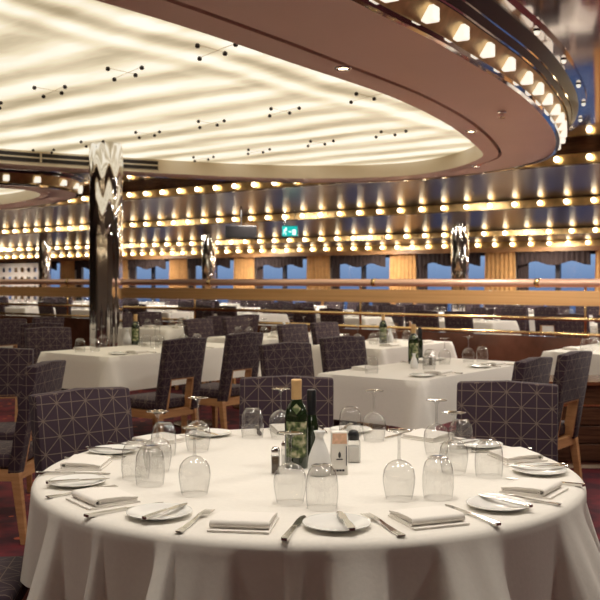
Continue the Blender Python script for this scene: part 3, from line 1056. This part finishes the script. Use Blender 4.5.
def slim_bottle(loc, label):
    t = thing('oil_bottle', label, 'bottle', loc)
    lathe_obj('body', [(0, .003), (.02, 0), (.0225, .004), (.0225, .13), (.019, .155), (.0145, .168), (.0145, .18)], M['bottle'], t, 28)
    lathe_obj('cap', [(.0150, .165), (.0152, .245), (.013, .249), (0, .249)], M['black'], t, 28)
    return t


def bud_vase(loc, label, s=1.0):
    t = thing('bud_vase', label, 'vase', loc)
    lathe_obj('body', [(0, 0), (.028*s, 0), (.034*s, .012*s), (.0365*s, .035*s), (.034*s, .058*s), (.024*s, .085*s), (.0145*s, .108*s), (.0125*s, .118*s), (.015*s, .130*s), (.0185*s, .138*s), (.016*s, .138*s), (.0105*s, .12*s)], M['vase'], t, 32)
    return t


def shaker(loc, label, fill, h=.088, r=.0135, cap='chrome'):
    t = thing('salt_shaker' if fill == 'salt' else 'pepper_shaker', label, 'shaker', loc)
    lathe_obj('jar', [(0, 0), (r, 0), (r*1.08, .005), (r*1.05, h*.68), (r*.9, h*.72)], M['glass'], t, 20)
    lathe_obj('contents', [(0, .003), (r*.88, .003), (r*.88, h*(.62 if fill == 'pepper' else .45)), (0, h*(.62 if fill == 'pepper' else .45))], M[fill], t, 20)
    lathe_obj('cap', [(r*1.0, h*.70), (r*1.05, h*.72), (r*1.02, h*.86), (r*.75, h*.96), (0, h)], M[cap], t, 20)
    return t


wine_bottle((*P(296.5, 468), TH), 'dark green wine bottle with tan foil in the middle of the round table')
slim_bottle((*P(311.5, 465), TH), 'slim black-capped dark bottle beside the wine bottle on the round table')
bud_vase((*P(319.5, 475), TH), 'white porcelain bud vase right of the wine bottle on the round table')
shaker((*P(275.5, 474), TH), 'pepper shaker with chrome cap left of the wine bottle on the round table', 'pepper')
shaker((*P(285.5, 467), TH), 'salt shaker with chrome cap beside the pepper on the round table', 'salt')
# printed box and black-capped jar right of the vase
x, y = P(339, 474)
t = thing('condiment_box', 'white printed box with peach top beside the vase on the round table', 'box', (x, y, TH), .06)
MB().hexa([(-.027, -.018, 0), (.027, -.018, 0), (.027, .018, 0), (-.027, .018, 0), (-.025, -.016, .135), (.025, -.016, .135), (.025, .016, .135), (-.025, .016, .135)], .003).build('carton', M['card'], t)
MB().hexa([(-.023, -.0188, .098), (.023, -.0188, .098), (.023, -.016, .098), (-.023, -.016, .098), (-.022, -.0180, .130), (.022, -.0180, .130), (.022, -.015, .130), (-.022, -.015, .130)]).build('picture', M['peach'], t)
mb = MB()
mb.lathe([(0, -.009), (.004, -.004), (.0045, .004), (.002, .010), (0, .012)], 10, (0, -.0185, .062))
mb.box(-.010, .010, -.0195, -.017, .048, .051)
for k in range(4): mb.box(-.019+k*.009, -.012+k*.009, -.0200, -.018, .012, .018)
mb.box(.020, .0225, -.0198, -.016, .03, .09)
mb.build('print', M['ink'], t)
x, y = P(353.5, 462)
t = thing('spice_jar', 'square glass jar with black patterned top behind the printed box', 'jar', (x, y, TH), .1)
MB().box(-.021, .021, -.021, .021, 0, .075, .004).build('jar', M['glass'], t)
MB().box(-.0175, .0175, -.0175, .0175, .002, .055, .003).build('contents', M['salt'], t)
MB().lathe([(.019, .075), (.0195, .09), (.016, .104), (.006, .109), (0, .109)], 20).build('cap', M['black'], t, smooth=True)

# ---------------------------------------------------------------- settings on the two rectangular tables


def setting(c0, rz, lx, ly, face, where, items='pnwt', grp=''):
    """face: local direction towards the diner"""
    fx, fy = face
    sx_, sy_ = -fy, fx                          # to the diner's right is -s
    def q(out, side): return (*loc_on(c0, rz, lx+fx*out+sx_*side, ly+fy*out+sy_*side), TH)
    r2 = rz+math.atan2(fy, fx)+PI/2
    if 'n' in items: dup(NK, q(.0, .02), r2, 'folded white napkin '+where, 'napkins '+grp)
    if 'p' in items:
        dup(PL, q(.0, -.185), 0, 'white bread plate '+where, 'bread plates '+grp)
        pp = q(.0, -.165)
        dup(BK, (pp[0], pp[1], TH+.0135), r2, 'butter knife on the bread plate '+where, 'butter knives '+grp)
    if 'p' in items:
        dup(FK, q(.0, -.078), r2, 'steel fork '+where, 'forks '+grp); dup(KN, q(.0, .115), r2, 'steel dinner knife '+where, 'dinner knives '+grp)
    if 'w' in items: dup(WG, q(-.24, .10), 0, 'upturned wine glass '+where, 'wine glasses '+grp)
    if 't' in items: dup(TG, q(-.19, .22), 0, 'upturned tumbler '+where, 'tumblers '+grp)


GR = 'on the rectangular table right of centre'
setting(TR0, RB, .42, .12, (0, -1), 'on the right rectangular table, near right corner', 'pnt', GR)
setting(TR0, RB, 1.20, .12, (0, -1), 'on the right rectangular table, far end on the right', 'pnwt', GR)
setting(TR0, RB, .40, .66, (0, 1), 'on the right rectangular table, near left corner', 'nt', GR)
setting(TR0, RB, 1.15, .66, (0, 1), 'on the right rectangular table, far left side', 'pnwt', GR)
wine_bottle((*P(413.5, 364), TH), 'dark wine bottle with tan foil on the right rectangular table')
slim_bottle((*P(420, 360), TH), 'slim dark bottle beside the wine bottle on the right rectangular table')
bud_vase((*P(414, 368.5), TH), 'small white vase before the bottle on the right rectangular table', .75)
shaker((*P(425.5, 366), TH), 'salt shaker beside the vase on the right rectangular table', 'salt')
shaker((*P(430.5, 365.5), TH), 'pepper shaker beside the vase on the right rectangular table', 'pepper')
GL = 'on the rectangular table left of centre'
setting(TL0, RB, .40, .12, (0, -1), 'on the left rectangular table, near corner', 'pn', GL)
setting(TL0, RB, 1.10, .12, (0, -1), 'on the left rectangular table, behind the open-backed chairs', 'pnwt', GL)
setting(TL0, RB, .40, .76, (0, 1), 'on the left rectangular table, at its left end', 'ntw', GL)
setting(TL0, RB, 1.15, .76, (0, 1), 'on the left rectangular table, far left side', 'pnwt', GL)
wine_bottle((*P(135.5, 345), TH), 'dark wine bottle on the left rectangular table below the chrome column')
bud_vase((*P(127, 344), TH), 'white vase left of the bottle on the left rectangular table', 1.0)
shaker((*P(141, 346), TH), 'salt shaker right of the bottle on the left rectangular table', 'salt')
for k, (u, yy) in enumerate(((103, 347), (155, 348))):
    dup(WG, (*P(u, yy), TH), 0, ('upturned wine glass left of the vase on the left rectangular table', 'upturned wine glass right of the bottle on the left rectangular table')[k], 'wine glasses '+GL)

# ---------------------------------------------------------------- further tables this side of the rail
MIDS = [(-.25, 10.3, 1.4, .8, 'behind the two open-backed chairs'), (.80, 9.0, 1.3, .8, 'behind the right rectangular table'),
        (2.85, 8.35, 1.5, .8, 'at the right edge of the photo'), (-3.85, 11.4, 1.3, .8, 'at the far left edge of the photo'),
        (-1.55, 12.2, 1.3, .8, 'before the rail just right of the chrome column')]
for k, (x, y, L, Wd, where) in enumerate(MIDS):
    c0 = loc_on((x, y), RB, -L/2, -Wd/2)
    dressed_table(c0, L, Wd, RB, 'white-clothed dining table '+where, 'white tablecloth on the table '+where, seed=10+k)
    grp = 'on the table '+where
    for j, (lx, ly, fy) in enumerate(((.35, .14, -1), (L-.35, .14, -1), (.35, Wd-.14, 1), (L-.35, Wd-.14, 1))):
        setting(c0, RB, lx, ly, (0, fy), 'on the table '+where, 'nwt', grp)
    wine_bottle((*loc_on(c0, RB, L/2, Wd/2), TH), 'dark wine bottle on the table '+where) if k in (1, 3) else None
    bud_vase((*loc_on(c0, RB, L/2+.12, Wd/2), TH), 'white vase on the table '+where)
    for lx in (.38, L-.38):
        for s in (-1, 1):
            if (k, s) in ((2, -1), (2, 1), (1, -1), (0, -1)): continue
            p = loc_on(c0, RB, lx, Wd/2+s*(Wd/2+.50))
            fx, fy = (-math.sin(RB)*-s, math.cos(RB)*-s)
            chair(p[0], p[1], fx, fy, 'dark chair at the table '+where, 'chairs at the table '+where)

# ---------------------------------------------------------------- tables beyond the rail
lab_t = 'white-clothed table beyond the rail by the far windows'
pt = thing('dining_table', None, 'table')
for r_, (b, a0, a1, st) in enumerate(((12.6, -17.6, -4.0, 2.2), (15.4, -21.5, -5.0, 2.5), (17.4, -21.4, -6.5, 2.6))):
    a = a0; k = 0
    while a < a1:
        x, y = W(a, b)
        L, Wd = 1.1, .8
        c0 = loc_on((x, y), ROOM, -L/2, -Wd/2)
        u = 300+F*x/y
        if -25 < u < 625:
            dressed_table(c0, L, Wd, ROOM, 'dining table under a white cloth beyond the long rail', 'white tablecloth on a table beyond the long rail', drop=.28, seed=40+k, group='tables beyond the long rail', cgroup='tablecloths beyond the long rail')
            rnd = random.Random(int(a*10)+r_)
            for (lx, ly) in ((.25, .2), (.55, .2), (.85, .2), (.3, .6), (.8, .6)):
                dup(rnd.choice((WG, TG)), (*loc_on(c0, ROOM, lx+rnd.uniform(-.06, .06), ly+rnd.uniform(-.06, .06)), TH), 0, 'upturned glass on a table beyond the long rail', 'glasses beyond the long rail')
            dup(NK, (*loc_on(c0, ROOM, .55, .62), TH), ROOM, 'folded napkin on a table beyond the long rail', 'napkins beyond the long rail')
            for lx in (.28, .82):
                for s in (-1, 1):
                    p = loc_on(c0, ROOM, lx, Wd/2+s*(Wd/2+.50))
                    chair(p[0], p[1], math.sin(ROOM)*s, -math.cos(ROOM)*s, 'dark upholstered chair at a table beyond the long rail', 'chairs beyond the long rail')
        a += st; k += 1
bpy.data.objects.remove(pt)

# ---------------------------------------------------------------- drawer sideboard at right
sb = thing('sideboard', 'dark wood drawer sideboard with brass edges at the right edge', 'sideboard', (2.25, 6.95, 0), -.03)
MB().box(-.9, .9, -.22, .22, .04, .60).build('carcass', M['darkwood'], sb)
MB().box(-.92, .92, -.25, .24, .60, .63, .004).build('top', M['darkwood'], sb)
MB().box(-.93, .93, -.262, -.25, .605, .63).build('brass_edge', M['brass'], sb)
MB().box(-.9, .9, -.232, -.22, .45, .465).build('brass_edge', M['brass'], sb)
MB().box(-.9, .9, -.20, .2, 0, .04).build('plinth', M['trimcream'], sb)
for c in range(3):
    for r_ in range(3):
        x0 = -.88+c*.59; z0 = .06+r_*.13
        dr = MB().box(x0, x0+.57, -.238, -.22, z0, z0+.12, .004).build('drawer', M['darkwood'], sb)
        MB().lathe([(.006, 0), (.006, .012), (.013, .016), (.013, .022), (0, .026)], 12).build('knob', M['brass'], dr, smooth=True)
        kb = [o for o in COL.objects if o.parent == dr][0]
        kb.location = (x0+.285, -.238, z0+.06); kb.rotation_euler = (PI/2, 0, 0)

# ---------------------------------------------------------------- added area lights under the ceiling, without fixtures
def area(loc, size, power, col=(1, .915, .80), rot=(0, 0, 0), spread=PI):
    l = bpy.data.lights.new('added_area_light', 'AREA'); l.shape = 'DISK'; l.size = size; l.energy = power; l.color = col; l.spread = spread
    o = bpy.data.objects.new('added_area_light', l); COL.objects.link(o); o.location = loc; o.rotation_euler = rot
    return o


zc = Z(1.83)
for x, y, p in ((0, 2.45, 19), (-1.2, 2.7, 15), (1.25, 2.7, 15), (.2, 3.7, 11), (2.2, 5.0, 24), (0, -4.5, 34), (4.5, 2, 34), (-5, 1.5, 34), (3.9, 7.0, 38), (5, 9, 40)):  # round table lights follow its toplit cloth, the others are added fill
    area((x, y, zc), .35, p)
for a in (-20, -16, -12, -8, -4.5, -1):  # added fill to brighten the rail, far tables and curtains
    for b, c in ((9.3, 1.45), (13.8, 1.40), (16, 1.05), (18, .82)):
        x, y = W(a, b)
        if b == 9.3 and -11 > a or (b == 9.3 and a < -7): continue
        area((x, y, Z(c)), .5, 45)

x, y = W(-25.2, 16.6); area((x, y, Z(1.0)), .5, 60)  # extra light added to brighten the lattice screen
drop_protos()
# ---------------------------------------------------------------- camera
cam = bpy.data.cameras.new('camera'); co = bpy.data.objects.new('camera', cam); COL.objects.link(co)
co.location = (0, 0, CAMH); co.rotation_euler = (PI/2, 0, 0)
cam.sensor_width = 36; cam.lens = 36*F/600; cam.shift_y = -20/600
cam.dof.use_dof = True; cam.dof.focus_distance = 2.75; cam.dof.aperture_fstop = 9
sc.camera = co
sc.view_settings.view_transform = 'Standard'; sc.view_settings.look = 'None'
sc.view_settings.exposure = .28; sc.view_settings.gamma = 1
sc.cycles.max_bounces = 10; sc.cycles.transparent_max_bounces = 24
sc.cycles.use_denoising = True
